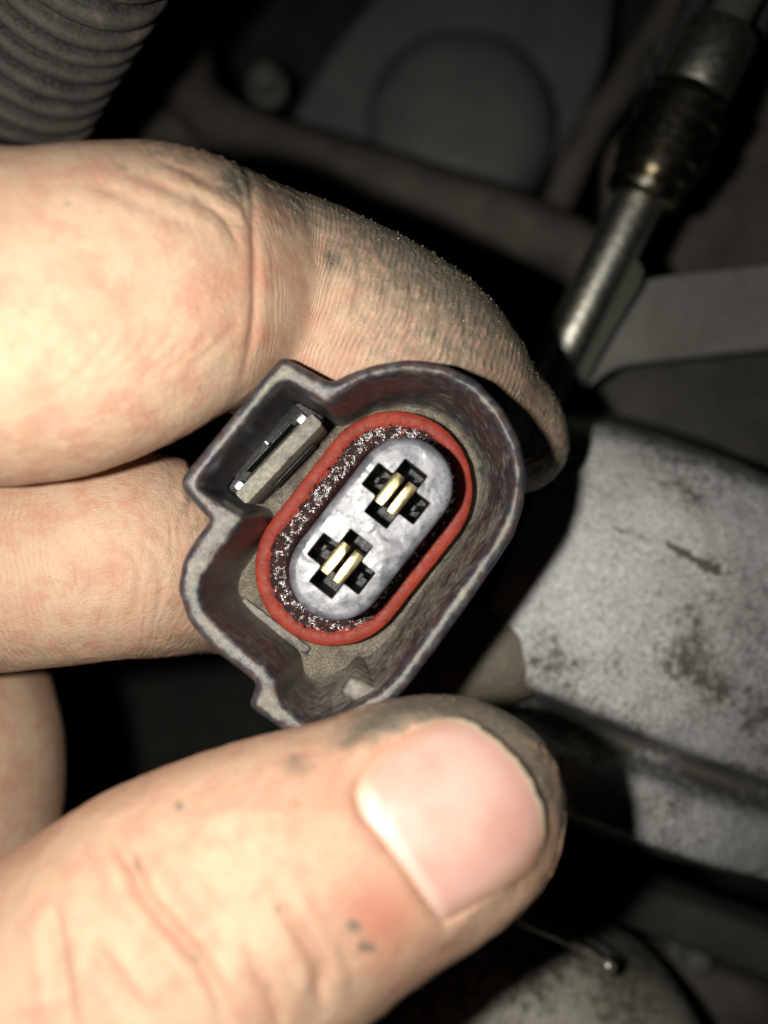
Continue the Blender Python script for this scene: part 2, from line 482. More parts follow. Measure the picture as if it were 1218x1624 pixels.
# cast housing: a swept profile, bands running down to the right
def casting():
    a = math.radians(22); s = np.array([math.cos(a), math.sin(a)]); n = np.array([-math.sin(a), math.cos(a)])
    piv = np.array([1050., 1175.])
    prof = np.array([(-700, 172, .9), (-610, 150, .9), (-545, 128, .8), (-505, 116, .65), (-480, 109, .35), (-455, 104.5, .12), (-420, 102, 0), (-330, 99.5, -.05),  # third value: darker colour in the groove and on the falling edges
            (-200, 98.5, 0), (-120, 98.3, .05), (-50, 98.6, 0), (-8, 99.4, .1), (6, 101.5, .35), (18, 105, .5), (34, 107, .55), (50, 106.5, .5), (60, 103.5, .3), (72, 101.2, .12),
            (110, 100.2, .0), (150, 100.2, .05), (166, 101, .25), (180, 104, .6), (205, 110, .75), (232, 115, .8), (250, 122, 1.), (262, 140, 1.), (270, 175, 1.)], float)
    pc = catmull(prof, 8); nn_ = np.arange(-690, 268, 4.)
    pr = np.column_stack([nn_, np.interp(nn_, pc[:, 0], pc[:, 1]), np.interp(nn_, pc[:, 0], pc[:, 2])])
    ss = np.linspace(-330, 620, 320)
    B = Build(); rows = []
    for nn, d, g in pr:
        pts = piv + ss[:, None] * s + nn * n
        bend = 26 * ((ss - 60) / 300) ** 2 * np.clip((nn + 250) / -300, 0, 1)      # crown of the upper edge curves
        pts[:, 1] += bend
        dd = np.full(len(ss), d) + 4.5 * ((ss - 20) / 300.) ** 2 + .010 * ss
        # position: xy at the nominal casting plane so the walls are straight
        xy = np.stack([(pts[:, 0] - CX) * 100 / F, -(pts[:, 1] - CY) * 100 / F], 1)
        v = np.column_stack([xy, CAMZ - dd])
        v[:, 2] += .45 * fbm(v / 9., 11) + .18 * fbm(v / 2.4, 12)
        st = np.zeros(len(v))
        for sx, sy, sr, sa in ((1060, 1045, 60, .26), (1045, 725, 40, .3), (1160, 760, 80, .25), (1205, 1135, 26, .4), (1120, 1090, 70, .2), (930, 1060, 60, .12)):
            st += sa * np.exp(-((pts[:, 0] - sx) ** 2 + (pts[:, 1] - sy) ** 2) / sr ** 2)
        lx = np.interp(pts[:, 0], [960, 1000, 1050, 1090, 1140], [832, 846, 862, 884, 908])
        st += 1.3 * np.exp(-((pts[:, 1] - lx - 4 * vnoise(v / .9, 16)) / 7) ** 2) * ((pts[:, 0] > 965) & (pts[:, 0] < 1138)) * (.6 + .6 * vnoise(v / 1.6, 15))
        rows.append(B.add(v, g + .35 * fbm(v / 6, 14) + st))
    B.loops(rows, closed=False)
    base = P(1100, 1000, 175)
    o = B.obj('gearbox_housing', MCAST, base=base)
    props(o, 'large pale cast aluminium housing with greasy speckled stains and a groove', 'engine housing')
casting()

def lower_cover():
    B = Build(); nu, nv = 70, 70
    c = P(850, 1650, 124)
    rows = []
    for i in range(nu):
        ph = (i / (nu - 1)) * math.pi * .5
        th = np.linspace(0, 2 * np.pi, nv, endpoint=False)
        r = math.sin(ph); zz = math.cos(ph)
        v = np.column_stack([c[0] + 21.5 * r * np.cos(th) * (1 + .08 * np.cos(2 * th)), c[1] + 20 * r * np.sin(th), np.full(nv, c[2] + 23 * zz ** .6)])
        v += .35 * fbm(v / 6, 21)[:, None] * np.array([.3, .3, 1])
        rows.append(B.add(v, .0 + .5 * (i / nu) ** 3))
    B.loops(rows)
    base = c.copy()
    props(B.obj('engine_cover', MCAST2, base=base), 'rounded pale metal cover with brown speckles below the housing', 'engine cover')
lower_cover()

def wire_clip():
    t = empty('wire_clip', P(900, 1495, 110), 'thin shiny wire with a ball end lying above the speckled cover', 'wire')
    p = catmull([P(800, 1452, 108), P(850, 1470, 106), P(910, 1496, 105.5), P(962, 1529, 105)], 8)
    tube_data(p, .55, 12).obj('wire', MPIPE, t)
    B = Build(); c = P(965, 1531, 104.6); L = []
    for ph in np.linspace(.05, math.pi - .05, 10):
        th = np.linspace(0, 2 * np.pi, 14, endpoint=False)
        L.append(B.add(c + 1.15 * np.column_stack([np.sin(ph) * np.cos(th), np.sin(ph) * np.sin(th), np.full(14, math.cos(ph))])))
    B.loops(L); B.fill([L[0]]); B.fill([L[-1]])
    B.obj('ball_end', MPIPE, t)
    q = catmull([P(815, 1440, 113), P(900, 1475, 112), P(985, 1530, 112)], 8)
    tube_data(q, 1.0, 12).obj('gasket_bead', MIRON, t)
wire_clip()

def plate(name, px, d, thick, mat, label, cat, bev=.6, step=2.0, sm=1, part='plate', bump=0):
    loop = ccw(smooth_closed(resample_closed(np.array([P(x, y, d)[:2] for x, y in px]), step), sm))
    z = CAMZ - d
    c = loop.mean(0)
    o = prism(loop, z - thick, z, bev).obj(name, mat, base=np.array([c[0], c[1], z - thick]), sharp=45)
    return props(o, label, cat)

plate('bracket_strap', [(1000, 446), (1070, 434), (1500, 388), (1500, 528), (1218, 553), (990, 578), (960, 592), (930, 622), (905, 612), (890, 570)], 122, 2.5, MSTRAP,
      'flat dull grey steel strap running from the foot of the metal pipe', 'bracket', .5, 1.6, 1)
plate('transmission_flange', [(905, 560), (1020, 560), (1520, 490), (1520, 800), (1180, 735), (1040, 700), (930, 700)], 138, 6, MIRON,
      'dark grimy metal flange under the grey strap, above the cast housing', 'engine part', 1.5, 3, 2)
plate('rear_panel', [(960, 215), (1360, 60), (1360, 460), (1010, 455), (960, 420)], 168, 4, MHOSE,
      'brownish dark flat panel behind the metal pipe', 'panel', 1.0, 4, 2)
plate('grey_shield', [(450, 210), (520, 85), (580, 10), (640, -60), (980, -60), (960, 110), (880, 260), (840, 310), (640, 285)], 232, 6, MDRUM,
      'dull grey metal shield plate behind the round drum', 'shield', 1.5, 4, 3)

plate('lower_crossmember', [(880, 1395), (1000, 1400), (1120, 1440), (1340, 1520), (1340, 1590), (1180, 1545), (1040, 1490), (930, 1450)], 128, 8, MIRON,
      'dark bluish black metal edge under the foot of the cast housing', 'engine part', 1.2, 3, 2)
plate('oil_pan', [(960, 1500), (1060, 1510), (1340, 1620), (1340, 1800), (900, 1800), (930, 1600)], 142, 6, MHOSE,
      'dim brown metal pan in the corner beside the speckled cover', 'pan', 2.0, 4, 3)

def drum():
    c = P(735, 175, 212); c[2] = 0
    t = empty('round_drum', np.array([c[0], c[1], CAMZ - 240]), 'blurred round grey metal drum behind the brown hose', 'drum')
    prof = [(0, 210), (4, 210.1), (9, 210.4), (14, 211.2), (19, 213), (22, 215.5), (24.5, 220), (25, 240)]
    B = Build(); th = np.linspace(0, 2 * np.pi, 72, endpoint=False); L = []
    for r, d in prof[1:]:
        L.append(B.add(np.column_stack([c[0] + r * np.cos(th), c[1] + r * np.sin(th), np.full(72, CAMZ - d)])))
    B.loops(L); B.fill([L[0]])
    B.obj('drum_body', MDRUM, t, sharp=35)
drum()

def hoses():
    p = catmull([P(360, -160, 196), P(305, -20, 192), P(292, 90, 188), P(322, 172, 184), P(410, 226, 180), P(540, 268, 176), P(690, 315, 172), P(830, 362, 170), P(930, 412, 170), P(1010, 500, 174)], 10)
    o = tube_data(p, 6.0, 26).obj('radiator_hose', MHOSE, base=P(600, 300, 190))
    props(o, 'thick dusty brown rubber hose curving behind the hand', 'hose')
    p = catmull([P(200, -120, 200), P(222, 60, 200), P(250, 180, 200), P(300, 280, 198), P(380, 380, 196)], 8)
    o = tube_data(p, 4.2, 20).obj('coolant_hose', MWIRE, base=P(240, 120, 205))
    props(o, 'thin bluish black hose beside the thick brown hose', 'hose')
    p = catmull([P(100, 260, 190), P(180, 215, 188), P(270, 205, 188), P(340, 230, 190)], 8)
    o = tube_data(p, 4.5, 20).obj('rubber_elbow', MHOSE, base=P(200, 215, 195))
    props(o, 'short dim rubber elbow just above the knuckle of the index finger', 'hose')
    p = catmull([P(880, 330, 185), P(930, 220, 182), P(990, 130, 180), P(1060, 20, 178), P(1100, -80, 176)], 8)
    o = tube_data(p, 3.6, 20).obj('brake_line', MHOSE, base=P(960, 200, 190))
    props(o, 'straight dim brown line rising beside the metal pipe', 'pipe')
hoses()

def hexbolt(name, px, py, d, r, label, mat, hh=5.0):
    c = P(px, py, d)
    t = empty(name, np.array([c[0], c[1], c[2] - hh - 4]), label, 'bolt')
    a = np.arange(6) * math.pi / 3 + .3
    lp = np.column_stack([c[0] + r * np.cos(a), c[1] + r * np.sin(a)])
    prism(lp, c[2] - hh, c[2], .6).obj('head', mat, t, sharp=30)
    a = np.linspace(0, 2 * np.pi, 28, endpoint=False)
    lp = np.column_stack([c[0] + 1.45 * r * np.cos(a), c[1] + 1.45 * r * np.sin(a)])
    prism(lp, c[2] - hh - 3, c[2] - hh - .05, .4).obj('washer', mat, t, sharp=30)
hexbolt('bolt', 418, 118, 205, 3.4, 'small dull grey hex bolt inside the bend of the brown hose', MSTRAP)
hexbolt('bolt', 1060, 70, 150, 2.6, 'bluish dark bolt head beside the upper fitting of the metal pipe', MIRON)
hexbolt('bolt', 1110, 1530, 138, 2.2, 'dim rounded bolt head at the foot of the cast housing', MSTRAP)

# metal pipe with a fitting
def pipe():
    A = P(868, 610, 120); C = P(1165, 10, 112); E = P(1230, -110, 110)
    t = empty('metal_pipe', A, 'oily shiny steel pipe with a bulky crimped fitting', 'pipe')
    def seg(a, b): return A + (C - A) * a, A + (C - A) * b
    def lathe(name, pts, mat, seg_n=28, hexa=False):
        B = Build(); ax = (C - A) / np.linalg.norm(C - A); LN = np.linalg.norm(C - A)
        u = np.cross(ax, [0, 0, 1.]); u /= np.linalg.norm(u); v = np.cross(ax, u); L = []
        n = 6 if hexa else seg_n
        th = np.linspace(0, 2 * np.pi, n, endpoint=False) + .35
        for f, r in pts:
            c = A + ax * LN * f
            L.append(B.add(c + r * (np.cos(th)[:, None] * u + np.sin(th)[:, None] * v)))
        B.loops(L)
        for l in (L[0], L[-1]):
            B.fill_any = None
            B.f.append(tuple(l))
        return B.obj(name, mat, t, sharp=35)
    # flattened foot, tube, crimped fitting, nut, collar, upper tube
    lathe('lower_tube', [(-.20, 3.4), (-.1, 3.4), (.25, 3.4), (.47, 3.45), (.505, 3.45)], MTUBE)
    lathe('crimp_ring', [(.50, 3.6), (.505, 4.4), (.515, 5.0), (.535, 5.2), (.55, 4.8), (.56, 4.7)], MFIT)
    lathe('fitting_body', [(.555, 4.8), (.562, 5.5), (.575, 5.6), (.60, 5.6), (.604, 6.1), (.655, 6.15), (.66, 5.7), (.70, 5.7), (.704, 6.0), (.735, 6.0), (.75, 5.0)], MFIT)
    lathe('hex_nut', [(.748, 5.2), (.755, 5.75), (.775, 5.75), (.78, 5.2)], MFIT, hexa=True)
    lathe('collar', [(.776, 4.2), (.782, 4.7), (.80, 4.9), (.93, 4.9), (.94, 4.6), (.95, 3.6)], MTUBE)
    lathe('upper_tube', [(.945, 3.0), (1.25, 3.0)], MIRON)
    # flat blade welded on the pipe's lower end
    ax = (C - A); ax = ax / np.linalg.norm(ax); LN = np.linalg.norm(C - A)
    u = np.cross(ax, [0, 0, 1.]); u /= np.linalg.norm(u)
    B = Build(); L = []
    for f, w0, w1 in ((-.06, .3, 4.2), (.02, .3, 4.3), (.2, .3, 4.7), (.31, .3, 5.2), (.345, .3, 4.6), (.36, .3, 3.4)):
        c = A + ax * LN * f + np.array([0, 0, 1.9])
        L.append(B.add([c + u * w0, c + u * w1, c + u * w1 - [0, 0, 3.0], c + u * w0 - [0, 0, 3.0]]))
    B.loops(L); B.f.append(tuple(L[0])); B.f.append(tuple(L[-1]))
    B.obj('side_flange', MOLIVE, t, sharp=30)
pipe()

def cables():
    for k, (pts, r, lab) in enumerate([
            ([(1000, 250, 140), (1040, 150, 138), (1085, 60, 136), (1120, -60, 134)], 2.2, 'thin black cable lying along the metal pipe fitting'),
            ([(1180, 80, 122), (1200, 20, 120), (1240, -60, 118)], 2.6, 'short wrinkled black cable above the pipe collar'),
    ]):
        p = catmull([P(*q) for q in pts], 8)
        o = tube_data(p, r, 16).obj('cable', MWIRE, base=p[0])
        props(o, lab, 'cable')
cables()

# corrugated conduit
def conduit():
    axis = catmull([P(190, -330, 72), P(142, -150, 79), P(88, -20, 87), P(36, 95, 95), P(-2, 195, 103), P(-18, 280, 112), P(-35, 380, 124), P(-60, 520, 140)], 60)
    L = np.concatenate([[0], np.cumsum(np.linalg.norm(np.diff(axis, axis=0), axis=1))])
    pitch = 2.9
    n = int(L[-1] / pitch)
    s = []; r = []; at = []
    prof = [(0, 0.), (.10, .0), (.24, 0), (.33, .55), (.40, .9), (.52, 1.0), (.72, 1.0), (.84, .9), (.91, .55)]
    for k in range(n):
        for q, h in prof:
            s.append((k + q) * pitch); r.append(7.7 + 1.75 * h); at.append(h)
    s = np.array(s)
    path = np.stack([np.interp(s, L, axis[:, j]) for j in range(3)], 1)
    # smooth tangents: build with the axis' own tangents
    B = tube_data(path, np.array(r), 48, True, .004, attr=np.array(at))
    o = B.obj('corrugated_conduit', MCOND, base=path[-1])
    props(o, 'dusty black corrugated plastic conduit with close ribs', 'conduit')
conduit()

# ------------------------------------------------------------------ the connector
DR = 67.0           # distance of the rim
DB = 79.0           # distance of the pocket floor
ZR, ZB = CAMZ - DR, CAMZ - DB
outer_px = [(442, 566), (452, 565), (522, 604), (535, 601), (549, 592), (592, 577), (645, 568), (704, 575), (757, 601), (800, 647), (826, 695), (837, 748), (832, 801), (816, 850),
            (789, 892), (741, 962), (693, 1031), (645, 1095), (618, 1122), (575, 1142), (500, 1172), (474, 1174), (453, 1166), (431, 1150), (396, 1126), (394, 1118), (405, 1086), (378, 1065), (335, 1033),
            (295, 985), (279, 935), (287, 890), (309, 853), (331, 826), (290, 782), (284, 770), (286, 757)]
inner_px = [(545, 622), (581, 601), (645, 588), (702, 596), (749, 622), (785, 664), (811, 716), (816, 764), (805, 816), (779, 864), (726, 938), (673, 1013), (631, 1071), (600, 1100), (560, 1120),
            (502, 1150), (492, 1152), (476, 1143), (444, 1117), (438, 1078), (412, 1051), (359, 1008), (322, 966), (315, 935), (321, 914), (343, 882), (369, 846), (388, 822), (346, 795), (312, 771),
            (318, 757), (432, 616), (447, 601), (482, 620), (516, 642)]
def rim_loop(px, sm):
    return ccw(smooth_closed(resample_closed(np.array([P(x, y, DR)[:2] for x, y in px]), .33), sm))
OUT = rim_loop(outer_px, 1)
INN = rim_loop(inner_px, 2)
E1 = np.array([0.616, 0.788]); E2 = np.array([0.788, -0.616])      # long and short axis of the oval, world xy

def stadium(c, hl, hw, n=28, e1=E1, e2=E2):
    """stadium loop in xy; hl half length, hw half width"""
    st = hl - hw; p = []
    for t in np.linspace(-math.pi / 2, math.pi / 2, n): p.append((st + hw * math.cos(t), hw * math.sin(t)))
    for t in np.linspace(math.pi / 2, 1.5 * math.pi, n): p.append((-st + hw * math.cos(t), hw * math.sin(t)))
    p = np.array(p)
    return ccw(resample_closed(c[:2] + p[:, :1] * e1 + p[:, 1:] * e2, .3))

conn = empty('electrical_connector', P(570, 860, 100), 'dusty grey plastic two-pin connector with red oval seal held between the fingers', 'connector')

def shell():
    B = Build()
    def z(l, h): return np.column_stack([l, np.full(len(l), h)])
    def wob(v, a=.028): return v + a * np.column_stack([fbm(v / 1.7, 41), fbm(v / 1.7, 42), fbm(v / 1.3, 43)])
    o = [B.add(z(OUT, ZB - 2.2), .15), B.add(z(OUT, ZR - 4), .1), B.add(wob(z(OUT, ZR - 1.2)), .0), B.add(wob(z(OUT, ZR - .75)), .0),
         B.add(wob(z(offset_loop(OUT, -.12), ZR - .34)), .0), B.add(wob(z(offset_loop(OUT, -.34), ZR - .10)), .0), B.add(wob(z(offset_loop(OUT, -.50), ZR - .02)), .20), B.add(wob(z(offset_loop(OUT, -.72), ZR)), .50)]
    la, lb = P(381, 792, DR)[:2], P(503, 663, DR)[:2]
    ln = np.array([(lb - la)[1], -(lb - la)[0]]); ln /= np.linalg.norm(ln)
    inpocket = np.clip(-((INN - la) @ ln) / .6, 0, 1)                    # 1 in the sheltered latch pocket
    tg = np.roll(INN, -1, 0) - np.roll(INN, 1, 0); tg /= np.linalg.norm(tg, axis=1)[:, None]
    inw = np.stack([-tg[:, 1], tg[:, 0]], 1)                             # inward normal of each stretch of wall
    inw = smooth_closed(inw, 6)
    wall_pale = (.42 * np.clip(inw[:, 1], 0, 1) + .20 * np.clip(-inw[:, 0], 0, 1)) * (1 - inpocket)   # lower walls dustier, left-facing walls paler
    low = np.clip(inw[:, 1], 0, 1) * np.clip(inw[:, 0], 0, 1) * 2       # the lower wall towards the ledge stands steeper
    dr = smooth_closed(((1 - inpocket) * np.clip(1 - .6 * low, .3, 1))[:, None], 8)
    def draft(a): return INN + (offset_loop(INN, -a) - INN) * (dr + (1 - dr) * .15)
    i = [B.add(wob(z(offset_loop(INN, .30), ZR - .0)), .52), B.add(wob(z(offset_loop(INN, .10), ZR - .14)), .34), B.add(wob(z(INN, ZR - .4)), .25 - .3 * inpocket), B.add(z(draft(.22), ZR - 2.5), .14 - .5 * inpocket + wall_pale),
         B.add(z(draft(.62), ZR - 7), .14 - .6 * inpocket + wall_pale), B.add(z(draft(1.0), ZB + 1.2), .30 - .7 * inpocket + wall_pale)]
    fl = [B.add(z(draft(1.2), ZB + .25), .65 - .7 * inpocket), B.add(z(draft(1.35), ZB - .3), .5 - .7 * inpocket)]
    B.loops(o); B.loops(i + fl)
    B.fill([o[-1], i[0]])
    B.fill([o[0]])
    B.obj('shell', MP, conn, sharp=50)
    G = Build(); lp = offset_loop(INN, -.30)
    xs = np.arange(lp[:, 0].min(), lp[:, 0].max(), .6); ys = np.arange(lp[:, 1].min(), lp[:, 1].max(), .6)
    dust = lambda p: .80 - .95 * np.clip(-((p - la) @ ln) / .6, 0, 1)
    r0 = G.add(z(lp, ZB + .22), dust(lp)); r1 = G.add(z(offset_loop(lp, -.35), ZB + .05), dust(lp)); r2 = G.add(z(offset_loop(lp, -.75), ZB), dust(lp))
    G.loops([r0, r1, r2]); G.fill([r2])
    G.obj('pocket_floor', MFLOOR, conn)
shell()

SEAL_C = P(577, 838, 77); kS = 77 / F
INS_C = P(588, 839, 69.5); kI = 69.5 / F
def seal():
    B = Build()
    # profile from outside to inside: (offset in mm from the outer outline, height, oil)
    hl, hw = 202 * kS, 122 * kS
    prof = [(0.12, -2.6, .0), (0.05, -.45, .0), (.0, -.12, 0.), (-.10, 0.0, 0.), (-.5, .03, .03), (-.90, .02, .10), (-1.08, -.05, .3), (-1.25, -.16, .6), (-1.42, -.24, .85), (-1.6, -.27, .9), (-1.8, -.26, .9), (-2.0, -.26, .9), (-2.2, -.28, .95), (-2.4, -.30, 1.0), (-2.6, -.32, .95), (-2.8, -.38, 1.0), (-3.1, -.7, 1.0), (-3.5, -2.6, 1.)]
    z0 = CAMZ - 76.4; L = []
    for o, h, a in prof:
        lp = stadium(SEAL_C, hl + o, hw + o)
        lp = resample_n(lp, 240)
        v = np.column_stack([lp, np.full(len(lp), z0 + h)])
        v += np.column_stack([.06 * fbm(v / 1.1, 51), .06 * fbm(v / 1.1, 52), .08 * fbm(v / 1.2, 53)])
        L.append(B.add(v, a))
    B.loops(L)
    B.obj('rubber_seal', MSEAL, conn)
def resample_n(lp, n):
    q = np.vstack([lp, lp[:1]]); l = np.concatenate([[0], np.cumsum(np.linalg.norm(np.diff(q, axis=0), axis=1))])
    s = np.linspace(0, l[-1], n, endpoint=False)
    # start all loops on the same ray so that rows line up
    p = np.stack([np.interp(s, l, q[:, k]) for k in range(2)], 1)
    c = p.mean(0); ang = np.arctan2(p[:, 1] - c[1], p[:, 0] - c[0]); k = int(np.argmin(np.abs(ang - .9)))
    return np.roll(p, -k, 0)
seal()

# raised collar of the pocket floor round the seal and the ledge line
def floor_bits():
    # ledge along the lower wall
    a, b = P(376, 962, 77.5)[:2], P(482, 1042, 77.5)[:2]
    d = (b - a) / np.linalg.norm(b - a); nrm = np.array([-d[1], d[0]])
    c = (a + b) / 2
    box_oriented(c + nrm * .45, d, nrm, np.linalg.norm(b - a) / 2, .42, ZB - .3, ZB + .7, .12).obj('ledge', MP, conn, sharp=40, attrs=None)
    # rib in the lower lobe
    a, b = P(583, 1040, 77)[:2], P(566, 1108, 69.5)[:2]
    d = (b - a) / np.linalg.norm(b - a); nrm = np.array([-d[1], d[0]])
    box_oriented(P(569, 1104, DR)[:2], E2 + [-.12, .25], E1, 1.25, .85, ZB - .2, ZR - 1.5, .3).obj('rib', MP, conn, sharp=50, attrs=None)
floor_bits()

def set_dust(o, v):
    me = o.data
    if 'm' not in me.attributes:
        at = me.attributes.new('m', 'FLOAT', 'POINT')
    me.attributes['m'].data.foreach_set('value', np.full(len(me.vertices), v, np.float32))
for o in list(conn.children):
    if o.name.startswith('ledge') or o.name.startswith('rib'): set_dust(o, .62)

# latch bar, spring and pocket back
def latch():
    a, b = P(381, 792, 71.5)[:2], P(503, 663, 71.5)[:2]
    d = (b - a) / np.linalg.norm(b - a); nrm = np.array([d[1], -d[0]])      # towards the seal
    c = (a + b) / 2; hl = np.linalg.norm(b - a) / 2
    o = box_oriented(c, d, nrm, hl, .68, ZB - .2, CAMZ - 71.5, .2).obj('latch_bar', MP, conn, sharp=40, attrs=None); set_dust(o, .82)
    # dark slot in the bar's face towards the seal
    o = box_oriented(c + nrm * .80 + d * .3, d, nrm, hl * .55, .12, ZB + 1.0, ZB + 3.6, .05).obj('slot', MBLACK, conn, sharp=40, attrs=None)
    # thin black slab over the floor of the latch pocket
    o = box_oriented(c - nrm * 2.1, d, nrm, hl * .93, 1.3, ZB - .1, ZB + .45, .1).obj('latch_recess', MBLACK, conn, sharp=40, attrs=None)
    sp = empty('latch_spring', P(410, 720, 79), None, None); sp.parent = conn
    sp.location = (np.array(sp['base'][:]) - np.array(conn['base'][:])) * .001
    for k, (f, h) in enumerate(((-.86, .62), (.80, .62))):
        box_oriented(c - nrm * 1.05 + d * hl * f, d, nrm, .42, .36, ZB, CAMZ - 72.6, .08).obj('spring_end', MSPRING, sp, sharp=40, attrs=None)
    box_oriented(c - nrm * 1.05, d, nrm, hl * .72, .22, ZB, CAMZ - 74.2, .08).obj('spring_wire', MBLACK, sp, sharp=40, attrs=None)
    box_oriented(c - nrm * 2.0 + d * .2, d, nrm, .14, .22, ZB, CAMZ - 73.6, .05).obj('spring_tab', MSPRING, sp, sharp=40, attrs=None)
    box_oriented(c - nrm * 1.85, d, nrm, hl * .62, .12, ZB, CAMZ - 74.8, .05).obj('spring_wire', MBLACK, sp, sharp=40, attrs=None)
latch()

# terminal block
def insert():
    B = Build()
    zt = CAMZ - 69.5
    hl, hw = 166 * kI, 77 * kI
    def z(l, h): return np.column_stack([l, np.full(len(l), h)])
    def lp(o): return resample_n(stadium(INS_C, hl + o, hw + o), 160)
    rows = [B.add(z(lp(.05), ZB - 1)), B.add(z(lp(.03), zt - 1.2)), B.add(z(lp(-.02), zt - .7)), B.add(z(lp(-.16), zt - .28)), B.add(z(lp(-.42), zt - .05)), B.add(z(lp(-.7), zt))]
    B.loops(rows)
    holes = []; cavs = []
    for cx, cy in ((628, 783), (541, 894)):
        c = P(cx, cy, 69.5)[:2]
        wa, la, lb = 25 * kI, 57 * kI, 56 * kI
        wa2 = 24 * kI
        # plus-shaped opening with arms along both axes
        pts = [(la, -wa), (la, wa), (wa2, wa), (wa2, lb), (-wa2, lb), (-wa2, wa), (-la, wa), (-la, -wa), (-wa2, -wa), (-wa2, -lb), (wa2, -lb), (wa2, -wa)]
        hp = ccw(smooth_closed(resample_closed(np.array([c + u * E1 * .95 + v * E2 * .95 for u, v in pts]), .16), 1))
        h = [B.add(z(hp, zt)), B.add(z(offset_loop(hp, -.06), zt - .12))]
        B.loops(h[:2])
        Cv = Build(); q = [Cv.add(z(offset_loop(hp, -.06), zt - .121)), Cv.add(z(offset_loop(hp, -.08), zt - 6))]  # hole walls and bottom painted black for the shade inside
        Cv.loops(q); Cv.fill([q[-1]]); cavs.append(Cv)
        holes.append(h[0])
    B.fill([rows[-1]] + holes)
    ins = B.obj('terminal_block', MINS, conn, sharp=40)
    for Cv in cavs: Cv.obj('cavity_shade', MBLACK, ins, sharp=40)
    for cx, cy in ((628, 783), (541, 894)):
        c = P(cx, cy, 69.5)[:2]
        t = empty('terminal', P(cx, cy, 76), None, None); t.parent = conn
        t.location = (np.array(t['base'][:]) - np.array(conn['base'][:])) * .001
        for s in (-1, 1):
            # a folded contact leaf: bulging blade on either side of the slit
            Bl = Build(); L = []
            up = s * (2.0 if cy < 800 else 0)
            for f in np.linspace(-1, 1, 9):
                y0 = .15 + .06 * f * f; y1 = 1.16
                zc = CAMZ - 70.25 - .12 * f ** 4 - .10 * f
                cc = c + E1 * (1.5 * f)
                prof = [(y0, -4.5), (y0, -.9), (y0 + .02, -.14), (y0 + .10, -.02), ((y0 + y1) / 2, .015), (y1 - .10, -.02), (y1, -.14), (y1, -4.5)]
                L.append(Bl.add([[*(cc + E2 * s * q), zc + h] for q, h in prof]))
            Bl.loops(L, closed=False); Bl.f.append(tuple(L[0])); Bl.f.append(tuple(L[-1]))
            Bl.obj('contact_blade', MBRASS, t, sharp=50)
        o = box_oriented(c, E1, E2, .5, 1.3, CAMZ - 74.5, CAMZ - 73.6, .05).obj('contact_box', MBLACK, t, sharp=40, attrs=None)
        for s in (-1, 1):
            box_oriented(c + E2 * s * 1.95, E1, E2, .28, .16, CAMZ - 75, CAMZ - 71.6, .05).obj('locking_tang', MWIRE, t, sharp=40, attrs=None)
insert()

# rear body and wires behind the shell
def rear():
    B = Build(); c = P(580, 845, 79)
    z0, z1 = CAMZ - 93, ZB - 2.3
    lp = stadium(P(577, 838, 77), 215 * kS, 140 * kS)
    prism(lp, z0, z1, .8).obj('rear_body', MP, conn, sharp=40)
    for s in (-1, 1):
        a = np.array([*(SEAL_C[:2] + E1 * 4.0 * s), z0 + 1])
        p = catmull([a, a + [0, 0, -8], a + [-3, 4, -18], a + [-14, 22, -34], a + [-24, 44, -60], a + [-30, 60, -100], a + [-32, 66, -180]], 8)
        p = p[p[:, 2] > 18]
        tube_data(p, 1.3, 14).obj('wire', MWIRE, conn)
rear()

# ------------------------------------------------------------------ the hand
chains = {
 # px, py, distance, radius in px at that distance
 'index':  [(-640, 520, 78, 330), (-420, 470, 71, 300), (-200, 480, 67, 272), (-60, 502, 66, 266), (60, 505, 66, 258), (160, 482, 67, 244), (250, 460, 69.5, 222), (330, 456, 73, 192), (395, 472, 76.5, 180), (470, 502, 78.5, 184),
            (560, 540, 80, 180), (640, 578, 81.5, 168), (700, 612, 83, 144), (752, 650, 85, 116), (800, 684, 87, 97), (822, 702, 88, 82)],
 'middle': [(-640, 800, 86, 270), (-380, 850, 84, 230), (-160, 885, 82, 196), (-20, 900, 81, 168), (90, 890, 81, 166), (190, 878, 82, 166), (265, 884, 85, 156), (345, 894, 90, 140), (440, 910, 97, 132),
            (560, 965, 104, 112), (690, 1006, 107, 98), (775, 1030, 106, 90), (812, 1042, 105, 66)],
 'ring':   [(-520, 1000, 100, 240), (-300, 1060, 103, 190), (-120, 1080, 104, 158), (-62, 1170, 102, 152), (-58, 1290, 99, 150), (-70, 1400, 96, 150), (-110, 1480, 95, 130)],
 'little': [(-560, 1180, 104, 200), (-400, 1240, 112, 160), (-280, 1270, 112, 130), (-230, 1360, 108, 125), (-250, 1450, 104, 115)],
 'thumb':  [(-620, 1850, 86, 380), (-380, 1980, 74, 380), (-160, 1880, 65, 350), (40, 1715, 61.5, 322), (180, 1600, 60.5, 298), (300, 1500, 60.5, 276), (410, 1430, 61, 250), (500, 1384, 61.5, 228), (580, 1345, 62, 212), (650, 1312, 62.5, 203), (705, 1290, 63, 186), (738, 1276, 63.5, 160)],
}
palm_blobs = [((-720, 900, 96), (26, 34, 18)), ((-640, 1300, 100), (24, 34, 18)), ((-560, 1720, 92), (22, 22, 17)), ((-1050, 1250, 100), (26, 30, 18)), ((-1500, 1350, 104), (34, 25, 19))]
dense = {}
for k, c in chains.items():
    raw = np.array([np.append(P(a, b, d), r * d / F) for a, b, d, r in c])
    dense[k] = catmull(raw, 5)
FLAT = {'thumb': .90, 'index': .84, 'middle': .98, 'ring': 1., 'little': 1.}

